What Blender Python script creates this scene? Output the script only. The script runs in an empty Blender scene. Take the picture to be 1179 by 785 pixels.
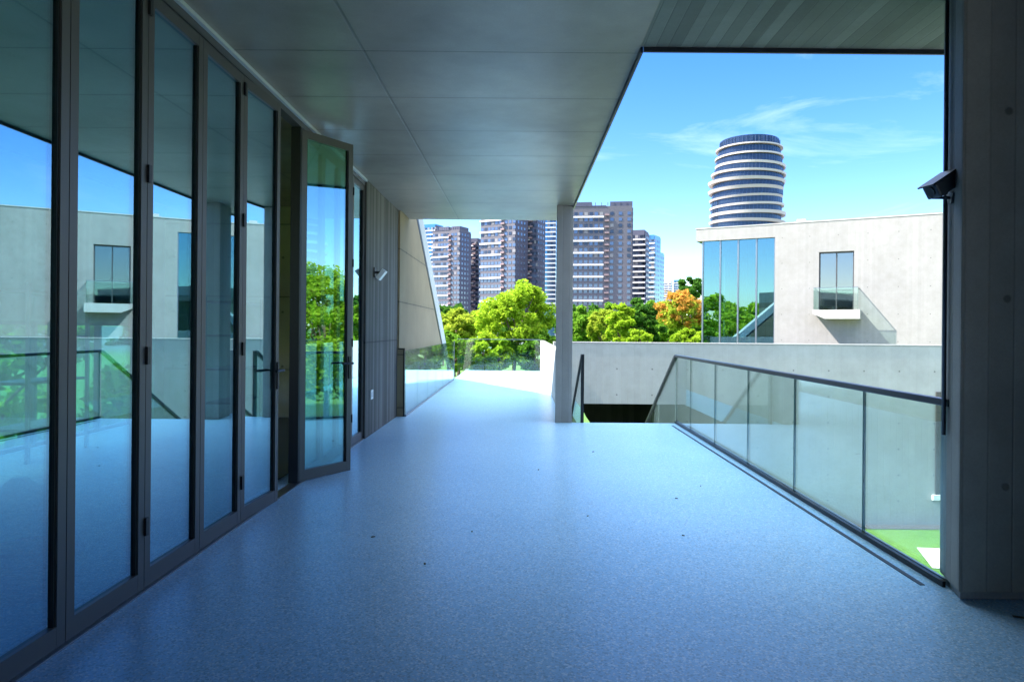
import bpy, bmesh, math, random
import numpy as np
from mathutils import Vector, Matrix

# ------------------------------------------------------------------ camera, sky, sun, exposure
C = bpy.context.scene.collection
S = bpy.context.scene
R = math.radians
F = 786.0                      # focal length in photo pixels, used only for layout sums
cd = bpy.data.cameras.new('camera'); cam = bpy.data.objects.new('camera', cd); C.objects.link(cam)
cd.sensor_width = 36; cd.lens = 24.0; cd.clip_start = 0.05; cd.clip_end = 6000
cd.shift_x = -10.5 / 1179; cd.shift_y = -13.5 / 1179
cam.matrix_world = Matrix.Translation((0, 0, 1.5)) @ Matrix.Rotation(R(90), 4, 'X') @ Matrix.Rotation(R(0.5), 4, 'Z')
S.camera = cam
SUNV = Vector((0.90, 0.03, -1.0)).normalized()      # direction the light travels
w = bpy.data.worlds.new("World"); S.world = w; w.use_nodes = True
nt = w.node_tree; nt.nodes.clear()
def N(t, typ, **k):
    n = t.nodes.new(typ)
    for a, b in k.items(): setattr(n, a, b)
    return n
out = N(nt, 'ShaderNodeOutputWorld'); bg = N(nt, 'ShaderNodeBackground'); bg.inputs['Strength'].default_value = 0.10
sky = N(nt, 'ShaderNodeTexSky', sky_type='NISHITA', sun_disc=False)
sky.sun_elevation = math.asin(-SUNV.z); sky.sun_rotation = math.atan2(-SUNV.x, -SUNV.y)
sky.air_density = 1.0; sky.dust_density = 0.5; sky.ozone_density = 3.0
hs = N(nt, 'ShaderNodeHueSaturation'); hs.inputs['Saturation'].default_value = 1.38; hs.inputs['Value'].default_value = 0.86
hs.inputs['Hue'].default_value = 0.518
nt.links.new(sky.outputs[0], hs.inputs['Color'])
tc = N(nt, 'ShaderNodeTexCoord')
mp = N(nt, 'ShaderNodeMapping'); mp.inputs['Location'].default_value = (3.3, 1.7, 0.6); mp.inputs['Scale'].default_value = (1.8, 2.4, 8.0); mp.inputs['Rotation'].default_value = (0.12, 0.1, 0.3)
nt.links.new(tc.outputs['Generated'], mp.inputs['Vector'])
nz = N(nt, 'ShaderNodeTexNoise'); nz.inputs['Scale'].default_value = 1.7; nz.inputs['Detail'].default_value = 8; nz.inputs['Roughness'].default_value = 0.62; nz.inputs['Distortion'].default_value = 0.6
nt.links.new(mp.outputs[0], nz.inputs['Vector'])
rp = N(nt, 'ShaderNodeValToRGB'); rp.color_ramp.elements[0].position = 0.52; rp.color_ramp.elements[1].position = 0.85
rp.color_ramp.elements[1].color = (0.36, 0.36, 0.36, 1)
nt.links.new(nz.outputs['Fac'], rp.inputs[0])
mx = N(nt, 'ShaderNodeMixRGB'); mx.inputs[2].default_value = (4.6, 5.3, 6.0, 1)
nt.links.new(rp.outputs[0], mx.inputs[0]); nt.links.new(hs.outputs[0], mx.inputs[1])
# bright cap added high in the sky, out of view, to fill the shade
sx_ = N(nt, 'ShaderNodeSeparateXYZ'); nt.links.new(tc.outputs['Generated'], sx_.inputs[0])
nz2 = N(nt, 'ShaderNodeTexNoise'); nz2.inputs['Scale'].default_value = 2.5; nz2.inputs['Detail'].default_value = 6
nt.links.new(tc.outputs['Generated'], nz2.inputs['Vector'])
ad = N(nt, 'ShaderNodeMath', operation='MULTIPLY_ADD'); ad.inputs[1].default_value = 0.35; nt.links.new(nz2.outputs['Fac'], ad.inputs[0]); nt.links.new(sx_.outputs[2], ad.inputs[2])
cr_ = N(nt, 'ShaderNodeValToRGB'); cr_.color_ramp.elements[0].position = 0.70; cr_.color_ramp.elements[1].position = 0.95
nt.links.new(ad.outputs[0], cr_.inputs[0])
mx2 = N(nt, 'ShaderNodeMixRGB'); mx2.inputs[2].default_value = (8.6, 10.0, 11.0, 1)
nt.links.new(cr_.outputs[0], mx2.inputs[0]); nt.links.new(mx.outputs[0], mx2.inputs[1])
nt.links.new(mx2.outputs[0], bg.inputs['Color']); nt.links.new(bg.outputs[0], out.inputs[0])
sd = bpy.data.lights.new('sun', 'SUN'); sun = bpy.data.objects.new('sun', sd); C.objects.link(sun)
sd.energy = 3.3; sd.angle = R(0.5); sd.color = (1.0, 0.95, 0.86)
sun.rotation_euler = SUNV.to_track_quat('-Z', 'Y').to_euler()
S.view_settings.view_transform = 'Standard'; S.view_settings.look = 'None'
S.view_settings.exposure = 2.3; S.view_settings.gamma = 1.0; S.view_settings.use_curve_mapping = False
S.cycles.max_bounces = 10; S.cycles.transparent_max_bounces = 24; S.cycles.diffuse_bounces = 5; S.cycles.glossy_bounces = 5
S.cycles.use_denoising = True
S.cycles.caustics_reflective = False; S.cycles.caustics_refractive = False
random.seed(7); rng = np.random.default_rng(7)

# ------------------------------------------------------------------ materials
class MT:
    """small node-building helper for one material"""
    def __init__(s, name):
        s.m = bpy.data.materials.new(name); s.m.use_nodes = True; s.t = s.m.node_tree
        s.b = s.t.nodes['Principled BSDF']; s.o = s.t.nodes['Material Output']; s._pos = None
    def n(s, typ, **k): return N(s.t, typ, **k)
    def l(s, a, b): s.t.links.new(a, b)
    def pos(s):
        if s._pos is None: s._pos = s.n('ShaderNodeNewGeometry').outputs['Position']
        return s._pos
    def math(s, op, a, b=None, c=None):
        n = s.n('ShaderNodeMath', operation=op)
        for i, v in enumerate((a, b, c)):
            if v is None: continue
            if isinstance(v, (int, float)): n.inputs[i].default_value = v
            else: s.l(v, n.inputs[i])
        return n.outputs[0]
    def noise(s, scale, detail=4, rough=0.55, stretch=None, vec=None, dist=0):
        v = vec or s.pos()
        if stretch:
            m = s.n('ShaderNodeMapping'); m.inputs['Scale'].default_value = stretch; s.l(v, m.inputs[0]); v = m.outputs[0]
        n = s.n('ShaderNodeTexNoise'); n.inputs['Scale'].default_value = scale; n.inputs['Detail'].default_value = detail
        n.inputs['Roughness'].default_value = rough; n.inputs['Distortion'].default_value = dist
        s.l(v, n.inputs['Vector']); return n.outputs['Fac']
    def ramp(s, f, *stops):
        r = s.n('ShaderNodeValToRGB'); e = r.color_ramp.elements
        while len(e) < len(stops): e.new(0.5)
        for i, (p, c) in enumerate(stops):
            e[i].position = p
            e[i].color = (c, c, c, 1) if isinstance(c, (int, float)) else tuple(c) + (1,)
        s.l(f, r.inputs[0]); return r.outputs[0]
    def mix(s, f, a, b, mode='MIX'):
        n = s.n('ShaderNodeMixRGB', blend_type=mode)
        for i, v in enumerate((f, a, b)):
            if isinstance(v, (int, float)): n.inputs[i].default_value = v if i == 0 else (v, v, v, 1)
            elif isinstance(v, tuple): n.inputs[i].default_value = tuple(v) + (1,)
            else: s.l(v, n.inputs[i])
        return n.outputs[0]
    def sep(s):
        n = s.n('ShaderNodeSeparateXYZ'); s.l(s.pos(), n.inputs[0]); return n.outputs
    def bump(s, h, strength=0.3, dist=0.01):
        n = s.n('ShaderNodeBump'); n.inputs['Strength'].default_value = strength; n.inputs['Distance'].default_value = dist
        s.l(h, n.inputs['Height']); s.l(n.outputs[0], s.b.inputs['Normal'])

def plain(name, col, rough=0.5, metal=0.0, var=0.12, scale=6.0):
    t = MT(name)
    f = t.noise(scale, 5)
    c = t.mix(f, tuple(x * (1 - var) for x in col), tuple(min(1, x * (1 + var)) for x in col))
    t.l(c, t.b.inputs['Base Color']); t.b.inputs['Roughness'].default_value = rough; t.b.inputs['Metallic'].default_value = metal
    return t.m

def concrete(name, col, rough=0.75, seamdark=0.7, boards=None, seams=(), holes=None, stain=0.3, tint=(1, 0.97, 0.9), gloss=None):
    """boards=(axis,pitch,amount)   seams=[(axis,offset,pitch)]   holes=(axis a, pitch a, off a, axis b, pitch b, off b)"""
    t = MT(name); x = t.sep()
    big = t.noise(0.55, 6, 0.6); mid = t.noise(3.5, 7, 0.65); fine = t.noise(70, 3, 0.6)
    lo = tuple(c * (1 - stain) for c in col); hi = tuple(min(1, c * (1 + stain * 0.7)) for c in col)
    c = t.mix(t.ramp(big, (0.3, 0.0), (0.7, 1.0)), lo, hi)
    c = t.mix(t.math('MULTIPLY', t.ramp(mid, (0.35, 0.0), (0.75, 1.0)), 0.45), c, t.mix(1.0, c, tuple(q * 0.72 for q in tint), 'MULTIPLY'))
    c = t.mix(0.35, c, t.mix(1.0, c, t.ramp(fine, (0.2, 0.75), (0.8, 1.2)), 'MULTIPLY'))
    h = t.math('MULTIPLY', mid, 0.25)
    if boards:
        ax, pitch, amt = boards
        u = t.math('DIVIDE', x[ax], pitch) if not isinstance(ax, tuple) else t.math('DIVIDE', t.math('ADD', t.math('MULTIPLY', x[0], ax[0]), t.math('MULTIPLY', x[1], ax[1])), pitch)
        fl = t.math('FLOOR', u); fr = t.math('FRACT', u)
        wn = t.n('ShaderNodeTexWhiteNoise', noise_dimensions='1D'); t.l(fl, wn.inputs['W'])
        c = t.mix(1.0, c, t.ramp(wn.outputs['Value'], (0.0, 1 - amt), (1.0, 1 + amt * 0.6)), 'MULTIPLY')
        line = t.ramp(t.math('ABSOLUTE', t.math('SUBTRACT', fr, 0.5)), (0.44, 0.0), (0.5, 1.0))
        c = t.mix(t.math('MULTIPLY', line, min(0.8, amt * 1.6)), c, t.mix(1.0, c, 0.55, 'MULTIPLY'))
        st = [18, 18, 18]
        if not isinstance(ax, tuple): pass
        h = t.math('ADD', h, t.math('ADD', t.math('MULTIPLY', wn.outputs['Value'], 0.6), t.math('MULTIPLY', line, -0.9)))
    for ax, off, pitch in seams:
        u = t.math('FRACT', t.math('DIVIDE', t.math('SUBTRACT', x[ax], off - pitch * 50), pitch))
        d = t.math('MULTIPLY', t.math('SUBTRACT', 0.5, t.math('ABSOLUTE', t.math('SUBTRACT', u, 0.5))), pitch)
        wob = t.math('ADD', d, t.math('MULTIPLY', t.noise(9, 3), -0.006))
        line = t.ramp(wob, (0.002, 1.0), (0.011, 0.0))
        wide = t.ramp(d, (0.0, 0.35), (0.10, 0.0))
        c = t.mix(t.math('MULTIPLY', t.math('ADD', line, t.math('MULTIPLY', wide, mid)), seamdark), c, t.mix(1.0, c, 0.3, 'MULTIPLY'))
        h = t.math('SUBTRACT', h, t.math('MULTIPLY', line, 0.3))
    if holes:
        a, pa, oa, b, pb, ob = holes
        def dd(ax, p, o):
            e = x[ax] if not isinstance(ax, tuple) else t.math('ADD', t.math('MULTIPLY', x[0], ax[0]), t.math('MULTIPLY', x[1], ax[1]))
            u = t.math('FRACT', t.math('DIVIDE', t.math('SUBTRACT', e, o - p * 50), p))
            return t.math('MULTIPLY', t.math('SUBTRACT', u, 0.5), p)
        d1, d2 = dd(a, pa, oa), dd(b, pb, ob)
        r = t.math('SQRT', t.math('ADD', t.math('MULTIPLY', d1, d1), t.math('MULTIPLY', d2, d2)))
        hole = t.ramp(r, (0.016, 1.0), (0.026, 0.0))
        c = t.mix(t.math('MULTIPLY', hole, 0.75), c, t.mix(1.0, c, 0.3, 'MULTIPLY'))
        h = t.math('SUBTRACT', h, hole)
    t.l(c, t.b.inputs['Base Color'])
    if gloss: t.l(t.ramp(t.noise(0.7, 5), (0.3, gloss), (0.75, min(1, gloss + 0.12))), t.b.inputs['Roughness'])
    else: t.b.inputs['Roughness'].default_value = rough
    t.bump(h, 0.35, 0.012)
    return t.m

def glass(name, tint, refl, rough=0.0, power=4.0, rcol=(1, 1, 1)):
    """thin pane: see-through tint plus a mirror that grows towards grazing angles"""
    t = MT(name); t.t.nodes.remove(t.b)
    tr = t.n('ShaderNodeBsdfTransparent'); tr.inputs[0].default_value = tuple(tint) + (1,)
    gl = t.n('ShaderNodeBsdfGlossy'); gl.inputs['Roughness'].default_value = rough; gl.inputs['Color'].default_value = tuple(rcol) + (1,)
    lw = t.n('ShaderNodeLayerWeight'); lw.inputs['Blend'].default_value = 0.5
    f = t.math('POWER', lw.outputs['Facing'], power)
    f = t.math('ADD', refl, t.math('MULTIPLY', f, 0.92 - refl))
    m = t.n('ShaderNodeMixShader'); t.l(f, m.inputs[0]); t.l(tr.outputs[0], m.inputs[1]); t.l(gl.outputs[0], m.inputs[2])
    t.l(m.outputs[0], t.o.inputs[0]); return t.m

def leafmat(name, a, b, trans=0.6):
    t = MT(name)
    oi = t.n('ShaderNodeNewGeometry')
    f = t.math('ADD', t.math('MULTIPLY', t.noise(0.8, 3), 0.7), t.math('MULTIPLY', oi.outputs['Random Per Island'], 0.45))
    c = t.ramp(f, (0.25, a), (0.8, b))
    t.t.nodes.remove(t.b)
    d = t.n('ShaderNodeBsdfDiffuse'); tl = t.n('ShaderNodeBsdfTranslucent')
    t.l(c, d.inputs[0]); t.l(c, tl.inputs[0])
    m = t.n('ShaderNodeMixShader'); m.inputs[0].default_value = trans
    t.l(d.outputs[0], m.inputs[1]); t.l(tl.outputs[0], m.inputs[2]); t.l(m.outputs[0], t.o.inputs[0]); return t.m

def terrazzo(name):
    t = MT(name)
    v = t.n('ShaderNodeTexVoronoi'); v.inputs['Scale'].default_value = 105; t.l(t.pos(), v.inputs['Vector'])
    v2 = t.n('ShaderNodeTexVoronoi'); v2.inputs['Scale'].default_value = 150; t.l(t.pos(), v2.inputs['Vector'])
    base = t.mix(t.ramp(t.noise(0.8, 8, 0.6), (0.1, 0.0), (0.9, 1.0)), (0.22, 0.47, 0.72), (0.35, 0.615, 0.85))
    sp = t.n('ShaderNodeSeparateColor'); t.l(v.outputs['Color'], sp.inputs[0])
    sp2 = t.n('ShaderNodeSeparateColor'); t.l(v2.outputs['Color'], sp2.inputs[0])
    c = t.mix(t.ramp(sp.outputs[0], (0.80, 0.0), (0.82, 0.5)), base, (0.78, 0.86, 0.92))
    c = t.mix(t.ramp(sp.outputs[1], (0.80, 0.0), (0.82, 0.5)), c, (0.12, 0.24, 0.38))
    c = t.mix(t.ramp(sp2.outputs[2], (0.7, 0.0), (0.72, 0.35)), c, (0.24, 0.36, 0.50))
    t.l(c, t.b.inputs['Base Color'])
    t.b.inputs['Roughness'].default_value = 0.31
    t.b.inputs['Specular IOR Level'].default_value = 0.5
    return t.m

def grass(name):
    t = MT(name)
    c = t.mix(t.ramp(t.noise(0.25, 5), (0.35, 0.0), (0.7, 1.0)), (0.05, 0.15, 0.018), (0.11, 0.22, 0.03))
    c = t.mix(0.8, c, t.mix(1.0, c, t.ramp(t.noise(14, 8, 0.8), (0.3, 0.3), (0.7, 1.6)), 'MULTIPLY'))
    x = t.sep(); far = t.ramp(t.math('DIVIDE', x[1], 400.0), (0.28, 0.0), (0.36, 1.0))
    c = t.mix(far, c, (0.13, 0.13, 0.13))
    t.l(c, t.b.inputs['Base Color']); t.b.inputs['Roughness'].default_value = 0.9; t.bump(t.noise(30, 4), 0.8, 0.05); return t.m

M = dict(
    floor=terrazzo('terrazzo'),
    soffit=concrete('soffit concrete', (0.315, 0.268, 0.222), seams=[(1, 4.93, 0.985), (0, -1.156, 1.99)], stain=0.4, gloss=0.33, seamdark=0.5),
    boardsoffit=concrete('board marked soffit', (0.19, 0.2, 0.185), boards=(0, 0.085, 0.33), stain=0.35),
    boardwall=concrete('board marked wall', (0.15, 0.14, 0.125), boards=(1, 0.095, 0.5), stain=0.25, seams=[(2, 1.3, 2.4)]),
    column=concrete('column concrete', (0.26, 0.25, 0.235), boards=((1.0, 1.0), 0.11, 0.12), stain=0.2),
    darkcolumn=concrete('dark column concrete', (0.40, 0.38, 0.34), boards=((1.0, 1.0), 0.14, 0.18), stain=0.3, holes=(0, 1.2, 2.12, 2, 1.05, 0.12)),
    parapet=concrete('parapet concrete', (0.40, 0.405, 0.40), boards=(0, 0.16, 0.03), stain=0.12, holes=(0, 0.9, 0.2, 2, 0.66, 0.18)),
    lowwall=concrete('low wall concrete', (0.42, 0.42, 0.41), stain=0.16, holes=(1, 0.9, 0.2, 2, 0.66, 0.18)),
    slope=concrete('warm slanted concrete', (0.30, 0.225, 0.13), stain=0.16, seams=[(2, 1.95, 0.9)], holes=(1, 0.9, 0.1, 2, 0.9, 0.6)),
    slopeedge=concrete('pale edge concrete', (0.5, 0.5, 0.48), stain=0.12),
    facade=concrete('pale facade concrete', (0.315, 0.29, 0.278), boards=((0.871, -0.491), 0.11, 0.045), stain=0.09, holes=((0.871, -0.491), 1.2, 0.3, 2, 1.2, 0.5)),
    facadecap=concrete('facade coping', (0.44, 0.42, 0.40), stain=0.08),
    inner=concrete('interior concrete', (0.6, 0.53, 0.38), stain=0.15, seams=[(2, 2.0, 1.2)], holes=(0, 0.9, 0.1, 2, 0.9, 0.4)),
    innerdark=plain('interior render', (0.14, 0.15, 0.15), 0.85),
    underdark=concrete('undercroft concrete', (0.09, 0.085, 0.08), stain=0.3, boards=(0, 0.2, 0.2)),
    bronze=plain('bronze grey aluminium', (0.085, 0.08, 0.08), 0.42, 0.35, 0.08),
    black=plain('black metal', (0.016, 0.017, 0.019), 0.4, 0.3, 0.2, 30),
    roomfloor=plain('dark room floor', (0.05, 0.065, 0.075), 0.35, 0, 0.2, 2),
    steel=plain('brushed steel', (0.30, 0.31, 0.33), 0.32, 0.9, 0.1),
    darksteel=plain('dark handrail steel', (0.055, 0.06, 0.075), 0.3, 0.8, 0.12),
    white=plain('white painted metal', (0.78, 0.78, 0.77), 0.5, 0, 0.04),
    trim=plain('pale head trim', (0.52, 0.55, 0.58), 0.4, 0.2, 0.05),
    doorglass=glass('coated door glass', (0.42, 0.78, 0.78), 0.31, 0.0, 2.2, (0.60, 0.88, 1.0)),
    leafglass=glass('open leaf glass', (0.42, 0.66, 0.62), 0.32, 0.0, 2.2, (0.58, 0.80, 0.85)),
    railglass=glass('balustrade glass', (0.84, 0.93, 0.91), 0.07, 0.0, 4.0),
    curtainglass=glass('curtain wall glass', (0.22, 0.45, 0.5), 0.29, 0.0, 2.5, (0.48, 0.84, 0.92)),
    winglass=glass('window glass', (0.3, 0.42, 0.45), 0.25, 0.0, 3.0),
    endglass=glass('clear end glass', (0.88, 0.95, 0.92), 0.035, 0.0, 5.0),
    edgeglass=plain('green glass edge', (0.05, 0.12, 0.11), 0.2, 0, 0.1),
    cctv=plain('dark housing', (0.035, 0.045, 0.055), 0.35, 0.1, 0.1),
    grass=grass('lawn grass'),
    gravel=plain('dark gravel', (0.06, 0.06, 0.065), 0.95, 0, 0.6, 40),
    paving=plain('pale paving', (0.5, 0.48, 0.45), 0.8, 0, 0.12, 3),
    bark=plain('bark', (0.13, 0.09, 0.06), 0.9, 0, 0.35, 9),
    red=plain('red plastic', (0.65, 0.03, 0.03), 0.4),
    bluebag=plain('blue plastic sheet', (0.06, 0.14, 0.3), 0.35),
    twig=plain('dry leaf', (0.05, 0.04, 0.03), 0.8),
    leafA=leafmat('fresh yellow green leaves', (0.20, 0.33, 0.015), (0.40, 0.54, 0.04)),
    leafB=leafmat('mid green leaves', (0.09, 0.22, 0.015), (0.22, 0.38, 0.04)),
    leafC=leafmat('deep green leaves', (0.03, 0.10, 0.014), (0.09, 0.21, 0.03)),
    leafD=leafmat('lime leaves', (0.19, 0.28, 0.02), (0.40, 0.47, 0.05)),
    flower=leafmat('orange blossom', (0.46, 0.22, 0.035), (0.62, 0.34, 0.07)),
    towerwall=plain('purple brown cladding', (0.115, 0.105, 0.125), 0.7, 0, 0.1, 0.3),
    towerdark=plain('dark violet cladding and painted shade', (0.075, 0.075, 0.115), 0.7, 0, 0.1, 0.3),  # also used on side walls, where the darker colour stands for shade
    towerband=plain('pale balcony band', (0.62, 0.59, 0.6), 0.6, 0, 0.06, 0.3),
    towerwin=plain('tower window', (0.13, 0.17, 0.25), 0.1, 0.5, 0.25, 0.35),
    towerwin2=plain('tower window dark', (0.05, 0.065, 0.10), 0.15, 0.4),
    towerwin3=plain('tower window curtain', (0.23, 0.215, 0.225), 0.5),
    towerbalc=plain('rust balcony', (0.30, 0.2, 0.2), 0.6, 0, 0.2, 0.3),
    blueglass=plain('blue tower glass', (0.10, 0.26, 0.40), 0.08, 0.7, 0.3, 0.12),
    ringband=plain('cream ring cladding', (0.50, 0.44, 0.41), 0.5, 0, 0.05, 0.2),
    ringglass=plain('navy tower glazing', (0.035, 0.055, 0.09), 0.12, 0.5, 0.4, 0.35),
)

# ------------------------------------------------------------------ mesh helpers
class MB:
    def __init__(s): s.v = []; s.f = []
    def add(s, vs, fs):
        o = len(s.v); s.v += [tuple(v) for v in vs]; s.f += [tuple(i + o for i in f) for f in fs]; return s
    def box(s, x0, x1, y0, y1, z0, z1):
        vs = [(x, y, z) for z in (z0, z1) for y in (y0, y1) for x in (x0, x1)]
        return s.add(vs, [(0, 2, 3, 1), (4, 5, 7, 6), (0, 1, 5, 4), (2, 6, 7, 3), (0, 4, 6, 2), (1, 3, 7, 5)])
    def prism(s, pts, ax, a, b):
        """polygon pts (2-D) extruded along axis ax from a to b"""
        def p(q, t):
            return {0: (t, q[0], q[1]), 1: (q[0], t, q[1]), 2: (q[0], q[1], t)}[ax]
        n = len(pts)
        return s.add([p(q, a) for q in pts] + [p(q, b) for q in pts],
                     [tuple(range(n))[::-1], tuple(range(n, 2 * n))] + [(i, (i + 1) % n, n + (i + 1) % n, n + i) for i in range(n)])
    def tube(s, pts, rads, seg=8):
        pts = [Vector(p) for p in pts]; n = len(pts); rings = []
        if isinstance(rads, (int, float)): rads = [rads] * n
        for i, p in enumerate(pts):
            d = (pts[min(i + 1, n - 1)] - pts[max(i - 1, 0)]).normalized()
            a = d.cross(Vector((0, 0, 1)) if abs(d.z) < 0.9 else Vector((1, 0, 0))).normalized(); b = d.cross(a)
            rings.append([p + (a * math.cos(2 * math.pi * k / seg) + b * math.sin(2 * math.pi * k / seg)) * rads[i] for k in range(seg)])
        vs = [q for r in rings for q in r]; fs = []
        for i in range(n - 1):
            for k in range(seg):
                fs.append((i * seg + k, i * seg + (k + 1) % seg, (i + 1) * seg + (k + 1) % seg, (i + 1) * seg + k))
        fs += [tuple(range(seg))[::-1], tuple(range((n - 1) * seg, n * seg))]
        return s.add(vs, fs)
    def bar(s, p, q, wx, wz):
        """rectangular bar from p to q, wx wide sideways, wz deep"""
        p, q = Vector(p), Vector(q); d = (q - p).normalized()
        a = d.cross(Vector((0, 0, 1)))
        a = a.normalized() if a.length > 1e-4 else Vector((1, 0, 0)); b = a.cross(d)
        vs = [c + a * (sx * wx / 2) + b * (sz * wz / 2) for c in (p, q) for sz in (-1, 1) for sx in (-1, 1)]
        return s.add(vs, [(0, 1, 3, 2), (4, 6, 7, 5), (0, 4, 5, 1), (2, 3, 7, 6), (0, 2, 6, 4), (1, 5, 7, 3)])
    def build(s, name, mat, parent=None, origin=None, bevel=0.0, smooth=False, local=False):
        me = bpy.data.meshes.new(name)
        o = bpy.data.objects.new(name, me); C.objects.link(o)
        off = Vector((0, 0, 0))
        if parent is not None:
            o.parent = parent
            if not local:
                off = parent.location.copy(); q = parent.parent
                while q: off += q.location; q = q.parent
        elif origin is not None:
            off = Vector(origin); o.location = off
        me.from_pydata([tuple(Vector(v) - off) for v in s.v], [], s.f)
        bm = bmesh.new(); bm.from_mesh(me); bmesh.ops.recalc_face_normals(bm, faces=bm.faces)
        if bevel: bmesh.ops.bevel(bm, geom=list(bm.edges), offset=bevel, segments=2, affect='EDGES', profile=0.6)
        bm.to_mesh(me); bm.free()
        if smooth: me.polygons.foreach_set('use_smooth', [True] * len(me.polygons))
        me.materials.append(mat); return o
def tag(o, label=None, cat=None, group=None, kind=None):
    for k, v in (('label', label), ('category', cat), ('group', group), ('kind', kind)):
        if v: o[k] = v
    return o
def thing(name, label, cat, loc=(0, 0, 0), rotz=0, group=None):
    o = bpy.data.objects.new(name, None); C.objects.link(o); o.location = loc; o.rotation_euler = (0, 0, rotz)
    o.empty_display_size = 0.2
    return tag(o, label, cat, group)
def copy_obj(o, parent=None, loc=None):
    c = o.copy(); C.objects.link(c)
    if parent is not None: c.parent = parent
    if loc is not None: c.location = loc
    return c
def box(x0, x1, y0, y1, z0, z1): return MB().box(x0, x1, y0, y1, z0, z1)

GZ, CZ, RX = -3.4, 3.5, 2.53        # ground, soffit, balustrade line
# ------------------------------------------------------------------ setting: ground, terrace floor
g = MB().add([(-3000, -1500, GZ), (3000, -1500, GZ), (3000, 5000, GZ), (-3000, 5000, GZ)], [(0, 1, 2, 3)]).build('ground', M['grass']); tag(g, kind='structure')
fl = MB().prism([(-6.1, -3), (3.9, -3), (3.9, 4.14), (2.62, 4.14), (2.62, 11.05), (0.83, 11.05), (0.83, 24.7), (-1.99, 24.7), (-1.99, 11.6), (-6.1, 11.6)], 2, -0.4, 0.0).build('terrace_floor', M['floor'], bevel=0)
tag(fl, kind='structure')
dk = box(0.83, 13, 17.7, 24.7, -0.36, -0.02).build('roof_deck', M['paving']); tag(dk, kind='structure')
gs = MB().add([(3.2, 17.0, GZ + .012), (14, 17.0, GZ + .012), (14, 17.4, GZ + .012), (3.2, 17.4, GZ + .012)], [(0, 1, 2, 3)]).build('gravel_strip', M['gravel']); tag(gs, kind='structure')
pv = MB().add([(8.6, 14.2, GZ + .016), (14, 13.4, GZ + .016), (14, 15.0, GZ + .016), (9.05, 15.55, GZ + .016)], [(0, 1, 2, 3)]).build('path', M['paving']); tag(pv, kind='structure')
wb = box(-2.1, 3.9, -3.2, -3.002, 0.002, CZ).build('back_wall', M['boardwall'], origin=(1, -3.1, 0)); tag(wb, 'dark board-marked wall closing the walkway behind the viewer', 'wall')
wq = box(3.4, 3.7, 1.2, 3.815, 0.002, CZ - .002).build('shade_wall', M['boardwall'], origin=(3.5, 2, 0)); tag(wq, 'added board-marked wall that shades the broad column, outside the picture', 'wall')  # unseen wall, added to keep light off the column front
pz = MB().add([(2.6, -60, GZ + .02), (60, -60, GZ + .02), (60, 5.6, GZ + .02), (2.6, 5.6, GZ + .02)], [(0, 1, 2, 3)]).build('bounce_ground', M['paving']); tag(pz, kind='structure')  # unseen pale ground, added to bounce sunlight up to the soffit
wk = box(-6.1, -2.36, -3.2, -3.002, 0.002, 0.9).build('room_rear_wall', M['inner'], origin=(-4, -3.1, 0)); tag(wk, 'unseen concrete rear wall of the glazed room, cut low to let sky light in', 'wall')  # upper part left out so sky light reaches the end wall
dr = box(2.385, 2.415, 4.06, 10.78, -0.02, 0.004).build('drain_slot', M['black'], origin=(2.4, 7.4, 0)); tag(dr, 'narrow black slot drain set in the floor along the glass balustrade', 'drain')

# ------------------------------------------------------------------ the pavilion: roof, walls, columns
rf = thing('canopy_roof', 'grey concrete canopy roof with board seams over the walkway', 'roof', (-2, 4, CZ))
MB().prism([(-6.1, -3), (0.83, -3), (0.83, 12.53), (-2.06, 12.53), (-2.06, 11.6), (-6.1, 11.6)], 2, CZ, CZ + 0.45).build('soffit_slab', M['soffit'], rf)
MB().prism([(0.832, -3), (3.9, -3), (3.9, 4.83), (0.832, 4.83)], 2, CZ + .003, CZ + 0.45).build('board_soffit', M['boardsoffit'], rf)
e = MB(); e.box(0.833, 0.85, 4.85, 12.53, CZ - 0.03, CZ + 0.44); e.box(0.851, 3.9, 4.832, 4.85, CZ - 0.03, CZ + 0.44)
e.build('drip_edge', M['darksteel'], rf)
wl = box(-2.36, -2.1, 9.22, 11.598, 0.002, CZ - .002).build('board_wall', M['boardwall'], origin=(-2.23, 10.4, 0)); tag(wl, 'dark board-marked concrete wall beyond the folding doors with a floodlight on it', 'wall')
wr = box(-2.36, -2.1, -3, 2.52, 0.002, CZ - .002).build('rear_wall', M['boardwall'], origin=(-2.23, -2, 0)); tag(wr, 'concrete wall before the nearest glass door leaf, outside the picture', 'wall')
we = box(-6.1, -2.362, 11.3, 11.595, 0.002, CZ - .002).build('room_end_wall', M['inner'], origin=(-4, 11.4, 0)); tag(we, 'tan concrete end wall inside the room seen through the open doorway', 'wall')
rfl = box(-5.895, -2.37, -2.995, 11.295, 0.004, 0.010).build('room_floor', M['roomfloor']); tag(rfl, kind='structure')
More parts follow.
